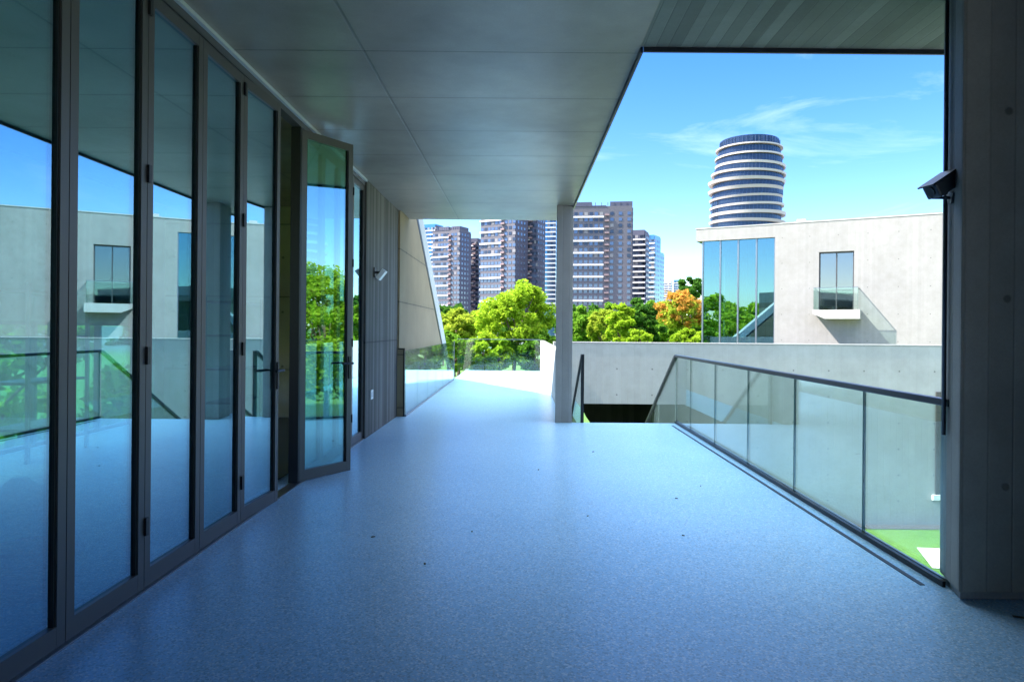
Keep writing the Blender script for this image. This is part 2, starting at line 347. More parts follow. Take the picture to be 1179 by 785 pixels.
# room side wall with a low window band, and the wall behind the viewer
ws = thing('room_side_wall', 'dark wall with a low strip window at the far side of the glazed room', 'wall', (-6, 5, 0))
q = MB(); q.box(-6.1, -5.9, -3, 11.295, 1.55, CZ - .002); q.box(-6.1, -5.9, -3, 4.5, 0.002, 1.548); q.box(-6.1, -5.9, 11.0, 11.295, 0.002, 1.548)
q.build('wall_panel', M['innerdark'], ws)
fm = MB()
for yy in np.linspace(4.5, 10.94, 6): fm.box(-6.04, -5.96, yy, yy + 0.05, 0.05, 1.5)
fm.box(-6.04, -5.96, 4.5, 11.0, 0.002, 0.05); fm.box(-6.04, -5.96, 4.5, 11.0, 1.5, 1.547)
wf = fm.build('window_frame', M['black'], ws)
cl = MB().prism([(0.56, 11.0), (0.828, 11.0), (0.828, 11.55), (0.62, 11.55)], 2, 0.002, CZ - 0.002).build('concrete_column', M['column'], origin=(0.7, 11.2, 0), bevel=0.006); tag(cl, 'slim grey concrete column standing at the head of the stairs', 'column')
rc = thing('broad_column', 'dark broad concrete column at the right edge carrying the security camera', 'column', (2.9, 4, 0))
MB().prism([(2.46, 3.82), (3.9, 3.82), (3.9, 4.15), (2.555, 4.15)], 2, 0.05, CZ - .002).build('shaft', M['darkcolumn'], rc, bevel=0.008)
MB().prism([(2.49, 3.85), (3.88, 3.85), (3.88, 4.12), (2.57, 4.12)], 2, 0.003, 0.048).build('plinth', M['parapet'], rc)
MB().tube([(2.50, 4.03, 0.9), (2.50, 4.03, CZ - .02)], 0.011, 10).build('conduit', M['darksteel'], rc, smooth=True)
jt = MB().bar((2.62, 3.62, 0.003), (6.5, 2.3, 0.003), 0.02, 0.004).build('floor_joint', M['bronze'], origin=(4, 3, 0)); tag(jt, kind='structure')

# slanted wall
def YE(z, extra=0): return 17.75 - 1.70 * (z - 1.18) + extra
sl = thing('slanted_wall', 'tan concrete wall with a steep slanting edge beside the terrace', 'wall', (-2.2, 14, 0))
zt = 1.18 + (17.75 - 11.61) / 1.70
MB().prism([(11.6, -0.5), (YE(-0.5), -0.5), (11.61, zt), (11.6, zt)], 0, -2.4, -2.07).build('wall_face', M['slope'], sl)
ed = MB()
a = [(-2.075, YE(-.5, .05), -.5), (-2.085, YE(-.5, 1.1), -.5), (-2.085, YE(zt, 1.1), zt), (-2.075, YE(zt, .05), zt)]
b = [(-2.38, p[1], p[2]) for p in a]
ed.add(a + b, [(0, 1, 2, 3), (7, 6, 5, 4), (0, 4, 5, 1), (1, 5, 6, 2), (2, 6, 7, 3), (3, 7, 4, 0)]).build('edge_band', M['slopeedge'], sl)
MB().prism([(YE(-.5, -.16), -.5), (YE(-.5, .08), -.5), (YE(zt, .08), zt), (YE(zt, -.16), zt)], 0, -2.38, -2.064).build('groove_shade_strip', M['black'], sl)  # black strip standing proud, painting in the shade of a groove
# upper storey body above the roof line so that the roof does not float
ub = box(-6.1, -2.41, -3, 11.59, CZ + .452, CZ + 1.3).build('roof_parapet', M['lowwall'], origin=(-4, 2, CZ + .45)); tag(ub, 'concrete roof upstand above the glazed room, hidden above the canopy', 'parapet')

# low wall, cross wall (bridge beam), undercroft
lw = box(0.7, 0.828, 11.56, 24.7, 0.002, 1.1).build('low_wall', M['lowwall'], origin=(0.76, 18, 0), bevel=0.006); tag(lw, 'low pale concrete wall running back behind the slim column', 'wall')
cw = thing('bridge_wall', 'long grey concrete parapet beam spanning behind the stairs', 'wall', (6, 17.5, GZ))
MB().prism([(0.83, -0.38), (3.42, -0.38), (3.42, GZ), (13.5, GZ), (13.5, 1.16), (0.83, 1.16)], 1, 17.4, 17.69).build('beam', M['parapet'], cw)
box(0.83, 13.5, 17.39, 17.7, 1.163, 1.19).build('coping', M['facadecap'], cw)
dn = MB(); dn.box(10.58, 10.65, 17.36, 17.395, -2.6, 0.0); dn.box(10.65, 11.6, 17.37, 17.396, -2.6, 0.0)
dn.build('lower_window', M['bronze'], cw)
box(10.5, 11.7, 17.33, 17.398, -2.75, -2.62).build('window_sill', M['white'], cw)
arc = [(2.05 + 0.95 * (1 - math.cos(t)) , -0.45 - 1.6 * math.sin(t)) for t in np.linspace(0, math.pi / 2, 9)]
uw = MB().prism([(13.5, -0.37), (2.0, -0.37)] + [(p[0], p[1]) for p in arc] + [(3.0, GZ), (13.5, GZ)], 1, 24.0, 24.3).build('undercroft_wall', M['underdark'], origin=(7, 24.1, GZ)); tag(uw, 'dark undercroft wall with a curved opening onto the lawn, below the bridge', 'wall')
bs = box(2.3, 2.6, 3.7, 11.0, GZ, -0.402).build('terrace_base_wall', M['parapet'], origin=(2.45, 7, GZ)); tag(bs, 'concrete base wall carrying the terrace edge above the lawn', 'wall')
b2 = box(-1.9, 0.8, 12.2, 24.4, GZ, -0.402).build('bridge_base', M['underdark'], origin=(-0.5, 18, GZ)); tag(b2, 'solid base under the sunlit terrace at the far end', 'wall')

# stair flight
st = MB(); nst = 20; rise = 3.4 / nst; going = 0.30
prof = [(11.06, 0.0)]
for i in range(nst):
    prof += [(11.06 + going * i, -rise * (i + 1)), (11.06 + going * (i + 1), -rise * (i + 1))]
prof2 = [(11.06, -rise), ] 
pl = [(11.06, -rise)]
for i in range(1, nst + 1): pl += [(11.06 + going * i, -rise * i), (11.06 + going * i, -rise * (i + 1) if i < nst else GZ)]
pl += [(11.06 + going * nst - 0.5, GZ), (11.06, -0.55)]
so = MB().prism(pl, 0, 0.84, 2.62).build('stair_flight', M['parapet'], origin=(1.7, 11.1, GZ)); tag(so, 'concrete stair flight going down from the end of the terrace floor', 'stairs')

# ------------------------------------------------------------------ balustrades
def pane(x, y0, y1, z0, z1, th=0.016): return box(x - th / 2, x + th / 2, y0, y1, z0, z1)
rl = thing('glass_balustrade', 'long clear glass balustrade with dark handrail at the right edge of the floor', 'railing', (RX, 7.5, 0))
js = [4.0, 5.02, 6.29, 7.58, 8.87, 10.15, 11.06]
for y0, y1 in zip(js[:-1], js[1:]):
    p = pane(RX, y0 + .008, y1 - .008, 0.03, 1.065).build('glass_pane', M['railglass'], rl)
    box(RX - .009, RX + .009, y1 - .0075, y1 + .0075, 0.03, 1.065).build('joint_edge', M['edgeglass'], p)
box(RX - .028, RX + .028, 4.0, 11.09, 1.066, 1.11).build('handrail', M['darksteel'], rl, bevel=.008)
box(RX - .03, RX - .011, 4.03, 11.06, 0.001, 0.035).build('base_channel', M['black'], rl)
box(RX + .011, RX + .03, 4.03, 11.06, 0.001, 0.035).build('base_channel', M['steel'], rl)
def stair_rail(x, label, y0=11.1, y1=16.6):
    t = thing('stair_balustrade', label, 'railing', (x, y0, 0))
    sl_ = rise / going
    z = lambda y: -(y - y0) * sl_
    n = 4
    for i in range(n):
        a, b = y0 + (y1 - y0) * i / n + .006, y0 + (y1 - y0) * (i + 1) / n - .006
        MB().prism([(a, z(a) - .1), (b, z(b) - .1), (b, z(b) + 1.06), (a, z(a) + 1.06)], 0, x - .008, x + .008).build('glass_pane', M['railglass'], t)
    MB().bar((x, y0, 1.085), (x, y1, z(y1) + 1.085), 0.055, 0.045).build('handrail', M['darksteel'], t)
    MB().bar((x, y0, -0.16), (x, y1, z(y1) - .16), 0.05, 0.08).build('base_channel', M['black'], t)
    return t
stair_rail(RX - .01, 'sloping glass stair balustrade continuing down from the long handrail at the right')
t = stair_rail(1.0, 'sloping glass stair balustrade close beside the slim concrete column')
box(0.975, 1.025, 11.03, 11.08, -.1, 1.1).build('end_post', M['black'], t)
lr = thing('side_balustrade', 'reflective glass balustrade along the left of the sunlit terrace', 'railing', (-1.965, 15, 0))
for i in range(6):
    y0 = 11.62 + i * 1.4
    pane(-1.965, y0 + .008, y0 + 1.392, 0.03, 1.12).build('glass_pane', M['railglass'], lr)
box(-1.98, -1.95, 20.02, 20.06, 0.002, 1.13).build('end_post', M['steel'], lr)
box(-1.985, -1.945, 11.62, 20.02, 0.001, 0.03).build('base_channel', M['steel'], lr)
ep = box(-2.07, -1.995, 11.602, 11.66, 0.002, 1.14)
ep.build('end_panel', M['slope'], lr)
q = MB(); q.box(-1.994, -1.974, 11.595, 11.615, 0.002, 1.16); q.box(-2.085, -1.995, 11.59, 11.6, 1.14, 1.16)
q.build('panel_frame', M['black'], lr)
fr = thing('end_balustrade', 'clear glass balustrade across the far end of the sunlit terrace before the trees', 'railing', (-0.5, 24.6, 0))
for i in range(3):
    x0 = -2.3 + i * 1.0
    box(x0 + .008, x0 + .992, 24.59, 24.606, 0.0, 1.12).build('glass_pane', M['endglass'], fr)
box(-2.3, 0.7, 24.585, 24.612, 1.121, 1.14).build('cap_rail', M['steel'], fr)

# ------------------------------------------------------------------ folding doors
DX = -2.155
LH = 3.40
def door_leaf(label, y0, width, theta, handle=False, hinges=(), glassm='doorglass', pullback=0.0, loc=None):
    """leaf runs along local x from the hinge; local -y is the outside"""
    t = thing('folding_door_leaf', label, 'door', loc or (DX, y0, 0.012), R(90 - theta), 'glass folding door leaves')
    sw, d = 0.062, 0.055
    f = MB()
    f.box(0.003, sw, -d / 2, d / 2, 0, LH); f.box(width - sw, width - .003, -d / 2, d / 2, 0, LH)
    f.box(sw, width - sw, -d / 2 + .001, d / 2 - .001, 0, 0.10); f.box(sw, width - sw, -d / 2 + .001, d / 2 - .001, LH - .075, LH)
    f.build('frame', M['bronze'], t, local=True)
    gk = MB()
    gk.box(sw, sw + .012, -.018, .018, .1, LH - .075); gk.box(width - sw - .012, width - sw, -.018, .018, .1, LH - .075)
    gk.build('gasket', M['black'], t, local=True)
    box(sw + .012, width - sw - .012, -.006, .006, .1, LH - .075).build('glass_pane', M[glassm], t, local=True)
    for z in hinges:
        h = MB(); h.box(-.010, .018, -d / 2 - .016, -d / 2 - .001, z - .05, z + .05)
        h.build('hinge', M['black'], t, local=True)
    if handle:
        h = MB()
        x = width - sw / 2
        h.box(x - .016, x + .016, -d / 2 - .012, -d / 2 - .0005, 0.96, 1.19)
        h.tube([(x, -d / 2 - .01, 1.12), (x, -d / 2 - .06, 1.12)], .009, 8)
        h.tube([(x, -d / 2 - .058, 1.12), (x - .14, -d / 2 - .058, 1.12)], .012, 8)
        h.tube([(x, d / 2 + .0, 1.12), (x, d / 2 + .06, 1.12)], .009, 8); h.tube([(x, d / 2 + .058, 1.12), (x - .14, d / 2 + .058, 1.12)], .0085, 8)
        h.build('handle', M['black'], t, local=True)
    return t
PW = 0.667
door_leaf('closed glass door leaf nearest the viewer, cut by the left picture edge', 2.54, PW, 0)
door_leaf('second closed glass door leaf from the left picture edge', 3.207, PW, 0)
door_leaf('third closed glass door leaf from the left, hinged to the second one', 3.874, PW, 0, hinges=(0.35, 1.32, 2.35, 3.3))
door_leaf('closed glass door leaf just before the one with a handle', 4.541, PW, 0)
door_leaf('slightly ajar glass door leaf with a black lever handle beside the doorway', 5.208, PW, 4.0, handle=True, hinges=(0.3, 1.32, 2.3, 3.3))
door_leaf('glass door leaf swung wide open over the walkway with a lever handle', 6.6, 0.66, 33.0, handle=True, glassm='leafglass', loc=(DX, 6.61, 0.012))
for i, lb in enumerate(('closed glass leaf directly behind the wide open leaf', 'second closed glass leaf behind the open leaf, mostly hidden',
                        'third closed glass leaf behind the open leaf, mostly hidden', 'last glass door leaf next to the dark board-marked wall')):
    door_leaf(lb, 6.675 + i * .635, .635, 0, hinges=(0.35, 1.3, 2.3, 3.2) if i == 3 else ())
fr2 = thing('door_head_frame', 'long bronze head track and pale trim above the folding glass doors', 'door frame', (DX, 6, CZ))
box(DX - .05, DX + .035, 2.53, 9.215, LH + .018, CZ - .016).build('head_track', M['bronze'], fr2)
box(DX + .036, DX + .065, 2.53, 9.215, CZ - .03, CZ - .002).build('pale_trim', M['trim'], fr2)
box(DX - .05, DX + .05, 2.53, 9.215, 0.001, 0.01).build('threshold', M['steel'], fr2)
jb = box(DX - .06, DX + .03, 6.53, 6.585, 0.012, LH + .015).build('door_jamb', M['black'], origin=(DX, 6.63, 0)); tag(jb, 'black upright post between the open doorway and the swung open leaf', 'door post')
j2 = box(DX - .06, DX + .03, 9.216, 9.219, 0.012, LH).build('end_jamb', M['black'], fr2)

# ------------------------------------------------------------------ things in the room
def shelf(x, y, label, n=3):
    t = thing('shelf_rack', label, 'shelf', (x, y, 0), 0, 'black shelf racks in the room')
    for dx in (0, .45):
        for dy in (0, 1.0):
            box(x + dx, x + dx + .035, y + dy, y + dy + .035, .002, 1.95).build('upright', M['black'], t)
    for z in (0.35, 0.85, 1.35, 1.85):
        q = MB(); q.box(x + .036, x + .449, y, y + 1.035, z, z + .03)
        q.build('shelf_board', M['black'], t)
    return t
shelf(-5.75, 7.3, 'black open metal shelf rack seen dimly through the third glass door leaf')
shelf(-4.7, 10.1, 'black open metal shelf rack standing deeper in the room by the end wall')
bk = MB()
for k in range(20):
    a = 2 * math.pi * k / 20
bk.tube([(-2.70, 3.72, .012), (-2.70, 3.72, .3)], [.12, .16], 20)
b_ = bk.build('bucket', M['red'], origin=(-2.70, 3.72, 0), smooth=False); tag(b_, 'red plastic bucket on the room floor behind the nearest glass leaf', 'bucket')
bg_ = MB()
r_ = 12
vs = []; fs = []
for i in range(7):
    for k in range(r_):
        a = 2 * math.pi * k / r_; rr = [.22, .3, .32, .29, .2, .1, .04][i] * (1 + .18 * math.sin(3 * a + i) + .1 * random.random())
        vs.append((-3.05 + rr * math.cos(a), 4.15 + rr * math.sin(a), .012 + [0, .08, .2, .34, .45, .5, .56][i]))
for i in range(6):
    for k in range(r_): fs.append((i * r_ + k, i * r_ + (k + 1) % r_, (i + 1) * r_ + (k + 1) % r_, (i + 1) * r_ + k))
fs += [tuple(range(r_))[::-1], tuple(range(6 * r_, 7 * r_))]
o = bg_.add(vs, fs).build('plastic_bag', M['bluebag'], origin=(-3.05, 4.15, 0), smooth=True); tag(o, 'crumpled blue plastic bag beside the red bucket behind the glass', 'bag')

# ------------------------------------------------------------------ wall fittings, security camera
fd = thing('floodlight', 'small square floodlight tilted on the dark board-marked wall', 'lamp', (-2.1, 9.75, 2.2))
q = MB(); q.box(-2.098, -2.085, 9.68, 9.80, 2.22, 2.36); q.build('wall_plate', M['black'], fd)
MB().bar((-2.09, 9.74, 2.29), (-2.02, 9.74, 2.29), .05, .03).build('bracket', M['black'], fd)
hd = box(-.03, .03, -.07, .07, -.08, .08).build('lamp_head', M['white'], fd, local=True, bevel=.006)
hd.location = (.10, 0.0, .06); hd.rotation_euler = (0, R(38), 0)
sk = thing('socket_plate', 'white square wall socket low on the dark board-marked wall', 'socket', (-2.1, 9.6, .55))
box(-2.098, -2.085, 9.53, 9.67, .50, .63).build('plate', M['white'], sk, bevel=.003)
box(-2.085, -2.081, 9.56, 9.64, .53, .60).build('cover', M['trim'], sk)
sc = thing('security_camera', 'dark bullet security camera on a bracket fixed to the broad column', 'camera', (2.525, 3.99, 2.3))
q = MB(); q.box(2.488, 2.50, 3.95, 4.01, 2.335, 2.40); q.build('junction_plate', M['white'], sc, bevel=.003)
q = MB(); q.prism([(3.94, 2.31), (4.0, 2.31), (3.985, 2.25), (3.955, 2.25)], 0, 2.484, 2.50); q.build('wall_plate', M['steel'], sc)
q = MB(); q.tube([(2.49, 3.97, 2.285), (2.385, 3.97, 2.285), (2.38, 3.97, 2.29), (2.38, 3.97, 2.33)], .009, 8); q.build('bracket_arm', M['cctv'], sc, smooth=True)
hb = MB(); hb.box(-.11, .06, -.05, .05, -.05, .035)
bd = hb.build('housing', M['cctv'], sc, local=True, bevel=.012)
bd.location = (2.43 - 2.5, -.02, 2.375 - 2.3); bd.rotation_euler = (0, R(-32), R(12))
hh = MB(); hh.box(-.13, .062, -.058, .058, .036, .046); v = hh.build('sunshade', M['cctv'], bd, local=True, bevel=.003)
MB().tube([(-.111, 0, 0), (-.116, 0, 0)], .03, 16).build('lens', M['black'], bd, local=True)
for x, y, a in ((0.55, 5.5, .4), (-.35, 5.05, 1.2), (1.2, 5.0, 2.1), (-1.05, 4.9, .2), (1.75, 6.6, .9), (1.4, 6.1, 2.6), (-.6, 4.35, 1.7), (0.9, 8.4, .3), (0.2, 7.3, 1.0)):
    s_ = .009 + .008 * random.random()
    q = MB().prism([(-s_, -.004), (0, -s_ * .5), (s_, 0.002), (.2 * s_, s_ * .55), (-.5 * s_, s_ * .4)], 2, 0.001, 0.006)
    o = q.build('fallen_leaf', M['twig'], origin=(0, 0, 0)); o.location = (x, y, 0); o.rotation_euler = (0, 0, a)
    tag(o, 'tiny dry fallen leaf lying on the blue-grey terrazzo floor', 'leaf', 'dry leaves on the walkway floor')

# ------------------------------------------------------------------ the pale building at the right
P0 = (8.87, 34.0, GZ)
HB = 6.55 - GZ
fb = thing('concrete_building', 'pale board-marked concrete building with a glazed corner and one balcony', 'building', P0, R(-29.4))
def L(name, m, mat, parent=fb, **k): return m.build(name, M[mat], parent, local=True, **k)
zl = lambda z: z - GZ
CW, DS0, DS1, DZ0, DZ1, LEN = 3.55, 5.47, 6.92, 2.5, 5.15, 15.0
q = MB(); q.box(CW, DS0, 0, .3, 0, zl(5.95)); q.box(DS1, LEN, 0, .3, 0, zl(5.95)); q.box(DS0, DS1, 0, .3, 0, zl(DZ0)); q.box(DS0, DS1, 0, .3, zl(DZ1), zl(5.95))
q.box(-.2, LEN, -.0, .3, zl(5.95), HB)
q.box(LEN - .3, LEN, .3, 10, 0, HB); q.box(0, LEN, 9.7, 10, 0, HB); q.box(-.2, .1, .3, 10, zl(5.95), HB); q.box(0, .1, 5, 9.7, 0, zl(5.95))
L('wall', q, 'facade')
L('coping', MB().box(-.22, LEN + .02, -.02, .34, HB + .002, HB + .05), 'facadecap')
L('roof', MB().box(-.1, LEN - .1, .34, 9.9, HB - .5, HB - .3), 'paving')
L('inner_floor', MB().box(.2, LEN - .3, .35, 9.6, zl(2.1), zl(2.48)), 'paving')
L('inner_wall', MB().box(CW + .05, CW + .2, .4, 5, 0, zl(5.9)), 'innerdark')
for i in range(4):
    a, b = .12 + i * (CW - .12) / 4, .12 + (i + 1) * (CW - .12) / 4
    f = L('window', MB().box(a - .035, a + .035, .10, .26, 0, zl(5.94)), 'steel')
    L('glazing_bar', MB().box((a + b) / 2 - .02, (a + b) / 2 + .02, .185, .25, 0, zl(5.94)), 'bronze', f)
    L('pane', MB().box(a + .036, b - .036, .16, .18, 0.02, zl(5.94)), 'curtainglass', f)
L('corner_post', MB().box(CW - .05, CW - .002, .1, .26, 0, zl(5.94)), 'steel')
for i in range(3):
    L('side_pane', MB().box(.04, .06, .3 + i * 1.55, 1.8 + i * 1.55, 0.02, zl(5.94)), 'curtainglass')
for i in range(4):
    L('curtain', MB().prism([(.3 + i * .8 + .05 * k, .7 + .05 * (k % 2)) for k in range(10)] + [(.3 + i * .8 + .05 * k, .74 + .05 * (k % 2)) for k in range(9, -1, -1)], 2, zl(0.2), zl(4.9)), 'trim') if i in (1, 2) else None
dr_ = L('balcony_door', MB().box(DS0, DS0 + .05, .12, .24, zl(DZ0), zl(DZ1)).box(DS1 - .05, DS1, .12, .24, zl(DZ0), zl(DZ1)).box(DS0 + .05, DS1 - .05, .12, .24, zl(DZ1) - .06, zl(DZ1)).box(DS0 + .7, DS0 + .75, .13, .23, zl(DZ0), zl(DZ1) - .06), 'bronze')
L('pane', MB().box(DS0 + .05, DS0 + .7, .17, .185, zl(DZ0), zl(DZ1) - .06), 'winglass', dr_)
L('pane', MB().box(DS0 + .75, DS1 - .05, .2, .215, zl(DZ0), zl(DZ1) - .06), 'winglass', dr_)
L('room_lining', MB().box(DS0 - .6, DS1 + .6, 2.2, 2.3, zl(DZ0), zl(DZ1)).box(DS0 - .7, DS0 - .6, .3, 2.2, zl(DZ0), zl(DZ1)).box(DS1 + .6, DS1 + .7, .3, 2.2, zl(DZ0), zl(DZ1)), 'innerdark')
bal = L('balcony_slab', MB().prism([(DS0 - .15, zl(DZ0 - .02)), (DS1 + .3, zl(DZ0 - .02)), (DS1 + .3, zl(DZ0 - .42)), (DS0 + .35, zl(DZ0 - .42)), (DS0 - .15, zl(DZ0 - .2))], 1, -.95, -.003), 'facadecap')
BX0, BX1 = DS0 - .12, DS1 + .22
L('balcony_glass', MB().box(BX0, BX1, -.90, -.885, zl(DZ0), zl(DZ0 + .95)), 'railglass', bal)
L('balcony_glass', MB().box(BX0, BX0 + .015, -.884, -.01, zl(DZ0), zl(DZ0 + .95)), 'railglass', bal)
L('balcony_glass', MB().box(BX1 - .015, BX1, -.884, -.01, zl(DZ0), zl(DZ0 + .95)), 'railglass', bal)
L('cap_rail', MB().box(BX0 - .01, BX1 + .01, -.905, -.88, zl(DZ0 + .951), zl(DZ0 + .975)).box(BX0 - .01, BX0 + .02, -.879, -.01, zl(DZ0 + .951), zl(DZ0 + .975)).box(BX1 - .02, BX1 + .01, -.879, -.01, zl(DZ0 + .951), zl(DZ0 + .975)), 'steel', bal)
L('roof_hatch', MB().box(4.2, 5.0, 1.4, 2.1, HB - .3, HB + .28).box(4.3, 4.7, 1.5, 1.9, HB + .28, HB + .4), 'facadecap')
lwf = thing('kerb_wall', 'low pale kerb wall at the foot of the glazed corner building', 'wall', (11.5, 30.5, GZ), R(-29.4))
MB().box(-.9, 2.6, 0, .3, 0, zl(.86)).build('kerb', M['facadecap'], lwf, local=True)

# ------------------------------------------------------------------ towers
def px(x, y, D):                # world point under a photo pixel at depth D, for laying out far things
    return Vector(((x - 600) / F * D, D, 1.5 + (379 + (x - 600) * .0087 - y) / F * D))
def apartment(label, xc, top, D, Lw, Sd, alpha, floors, name='apartment_tower', cols=8, body='towerwall', side='towerdark', bands=True, group='apartment towers beyond the trees', crown=True):
    p = px(xc, top, D); base = -8.0
    t = thing(name, label, 'tower', (p.x, D, base), R(-alpha), group)
    H = p.z - base; fh = 3.0; n = int((H - 2) // fh)
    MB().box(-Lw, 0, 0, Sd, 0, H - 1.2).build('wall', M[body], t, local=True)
    MB().box(0.003, .35, .3, Sd, 0, H - 2.2).build('side_wall', M[side], t, local=True)  # darker colour paints in shade on the side away from the sun
    if crown:
        q = MB(); q.box(-Lw - .2, -Lw * .35, -.2, Sd, H - 1.199, H - .9)
        for k in range(12): q.box(-Lw + k * Lw / 12, -Lw + k * Lw / 12 + .3, 0, .3, H - .9, H + .6)
        q.box(-Lw * .3, 0, 0.2, Sd * .8, H - 1.2, H + 1.0); q.box(-Lw * .9, -Lw * .55, Sd * .3, Sd * .8, H - .9, H + 1.8)
        q.build('roof_crown', M['towerdark'], t, local=True)
    vis = max(0, n - floors)
    protos = [MB().box(-.85, .85, -.12, -.002, -.75, .85).build('window', M[k], t, local=True) for k in ('towerwin', 'towerwin2', 'towerwin3')]; used = [False] * 3
    sproto = None; count = 0; rest = MB(); spots = []
    for k in range(n - 1, vis - 1, -1):
        z = k * fh + 1.7
        for c in range(cols):
            x = -Lw + (c + .5) * Lw * .62 / cols * 1.0
            spots.append((x, z))
        for c in range(3): spots.append((-Lw * .30 + c * Lw * .115 + 1.0, z))
    for x, z in spots:
        if count < 100:
            q_ = 0 if count == 0 else 1 if count == 1 else 2 if count == 2 else random.choice((0, 0, 0, 1, 1, 2)); o = copy_obj(protos[q_], t) if used[q_] else protos[q_]; used[q_] = True; o.location = (x, 0, z); count += 1
        else: rest.box(x - .85, x + .85, -.12, -.002, z - .75, z + .85)
    if rest.v: tag(rest.build('window', M['towerwin'], t, local=True), kind='stuff')
    ws_ = MB()
    for k in range(n - 1, vis - 1, -1):
        for yy in np.arange(2.0, Sd - 1.5, 3.2): ws_.box(.352, .45, yy, yy + 1.5, k * fh + 1.0, k * fh + 2.5)
    if ws_.v: tag(ws_.build('side_window', M['towerwin'], t, local=True), kind='stuff')
    if bands:
        bp = MB().box(-Lw - .3, -Lw * .38, -.7, -.13, -.45, .45).box(-Lw - .3, -Lw * .38, -.128, -.003, -.4, .4).build('balcony_band', M['towerband'], t, local=True); f1 = True
        for k in range(n - 1, vis - 1, -2):
            o = bp if f1 else copy_obj(bp, t); f1 = False; o.location = (0, 0, k * fh + 0.1)
    else:
        bp = MB().box(-Lw - .2, .6, -.7, -.13, -.4, .4).build('balcony_band', M['towerband'], t, local=True); f1 = True
        for k in range(n - 1, vis - 1, -1):
            o = bp if f1 else copy_obj(bp, t); f1 = False; o.location = (0, 0, k * fh + 0.1)
    if bands:
        bc = MB().box(-1.1, 1.1, -1.0, -.13, -.9, -.15).build('balcony', M['towerbalc'], t, local=True); f1 = True
        for k in range(n - 1, vis - 1, -1):
            o = bc if f1 else copy_obj(bc, t); f1 = False; o.location = (-Lw * .34, 0, k * fh + 1.6)
    return t
apartment('purple-brown apartment tower with pale bands just right of the slim column', 727, 234, 340, 37, 16, 8, 20, cols=9)
apartment('tall purple-brown apartment tower left of the slim column with a darker side painted as shade', 592, 212, 350, 21, 13, 30, 24, cols=6)
apartment('dark stepped apartment block tucked against the tall tower left of the column', 616, 236, 362, 9, 12, 25, 22, cols=3, body='towerdark', crown=False)
apartment('farther apartment tower at the left beside the slanted wall', 528, 262, 420, 20, 13, 28, 24, cols=6)
apartment('narrow dark apartment block between the two left towers', 549, 272, 440, 7, 10, 20, 22, cols=2, body='towerdark', crown=False)
apartment('blue glass tower rising behind the slim column', 638, 226, 460, 18, 14, 12, 24, cols=5, body='blueglass', side='blueglass', bands=False, crown=False)
apartment('dark apartment block with white balcony stripes stepping down right of the banded tower', 741, 262, 380, 9, 14, 20, 18, cols=3, body='towerdark', bands=False, crown=False)
apartment('blue apartment block with curved white balcony stripes at the end of the row', 752, 268, 420, 9, 12, 30, 18, cols=3, body='blueglass', side='blueglass', bands=False, crown=False)
apartment('lowest blue glass block closing the row of towers at right', 758, 288, 460, 6, 10, 30, 16, cols=2, body='blueglass', side='blueglass', bands=False, crown=False)
apartment('small distant pale office slab beyond the orange tree', 772, 322, 900, 9, 10, 20, 16, cols=3, body='towerband', side='blueglass', bands=False, crown=False)
apartment('small distant blue office slab beyond the orange tree', 783, 321, 900, 9, 10, 20, 16, cols=3, body='blueglass', side='blueglass', bands=False, crown=False)
apartment('pale grey tower top behind the left apartment towers', 500, 256, 520, 12, 12, 25, 26, cols=3, body='blueglass', side='towerdark', bands=False, crown=False)

# round banded tower
D = 300; p = px(859.5, 164, D)
rt = thing('round_tower', 'tall round tower ringed with cream bands and dark blue glazing', 'tower', (p.x, D, -8))
H = p.z + 8; prof = [(0, 15.4, -1.6), (20, 15.6, -1.6), (48, 15.5, -1.3), (62, 15.8, -.9), (74, 15.8, -.1), (80, 15.3, .2), (84, 14.3, .4), (H - 3, 13.6, .3), (H, 13.0, .4)]
def PR(z): 
    zs = [q[0] for q in prof]
    return np.interp(z, zs, [q[1] for q in prof]), np.interp(z, zs, [q[2] for q in prof])
SEG = 64
def ring(mb, z0, z1, r0, r1, cx, tilt=(0, 0), inner=None):
    """closed ring wall; bands lean with tilt so that the floors look twisted"""
    vs = []; 
    for (z, r) in ((z0, r0), (z1, r1)):
        for k in range(SEG):
            a = 2 * math.pi * k / SEG
            vs.append((cx + r * math.cos(a), r * math.sin(a), z + tilt[0] * r * math.cos(a) + tilt[1] * r * math.sin(a)))
    fs = [(k, (k + 1) % SEG, SEG + (k + 1) % SEG, SEG + k) for k in range(SEG)] + [tuple(range(SEG))[::-1], tuple(range(SEG, 2 * SEG))]
    mb.add(vs, fs)
core = MB()
zz = 0.0
while zz < H - 4:
    r, cx = PR(zz + 2); ring(core, zz, zz + 3.99, r - 1.0, r - 1.0, cx); zz += 4.0
r, cx = PR(H); ring(core, H - 7.4, H, r - .2, r - .9, cx)
core.build('glazed_core', M['ringglass'], rt, local=True)
ml = MB()
zz = 40.0
while zz < H - 4:
    r, cx = PR(zz + 2)
    for k in range(30):
        a = math.pi + math.pi * k / 30
        x, y = cx + (r - .97) * math.cos(a), (r - .97) * math.sin(a)
        ml.box(x - .06, x + .06, y - .06, y + .06, zz, zz + 4)
    zz += 4
r, cx = PR(H)
for k in range(24):
    a = math.pi + math.pi * k / 24
    x, y = cx + (r - .2) * math.cos(a), (r - .2) * math.sin(a); ml.box(x - .07, x + .07, y - .07, y + .07, H - 7.3, H - .3)
tag(ml.build('mullion', M['towerwin'], rt, local=True), kind='stuff')
zz = 4.0; k = 0
random.seed(3)
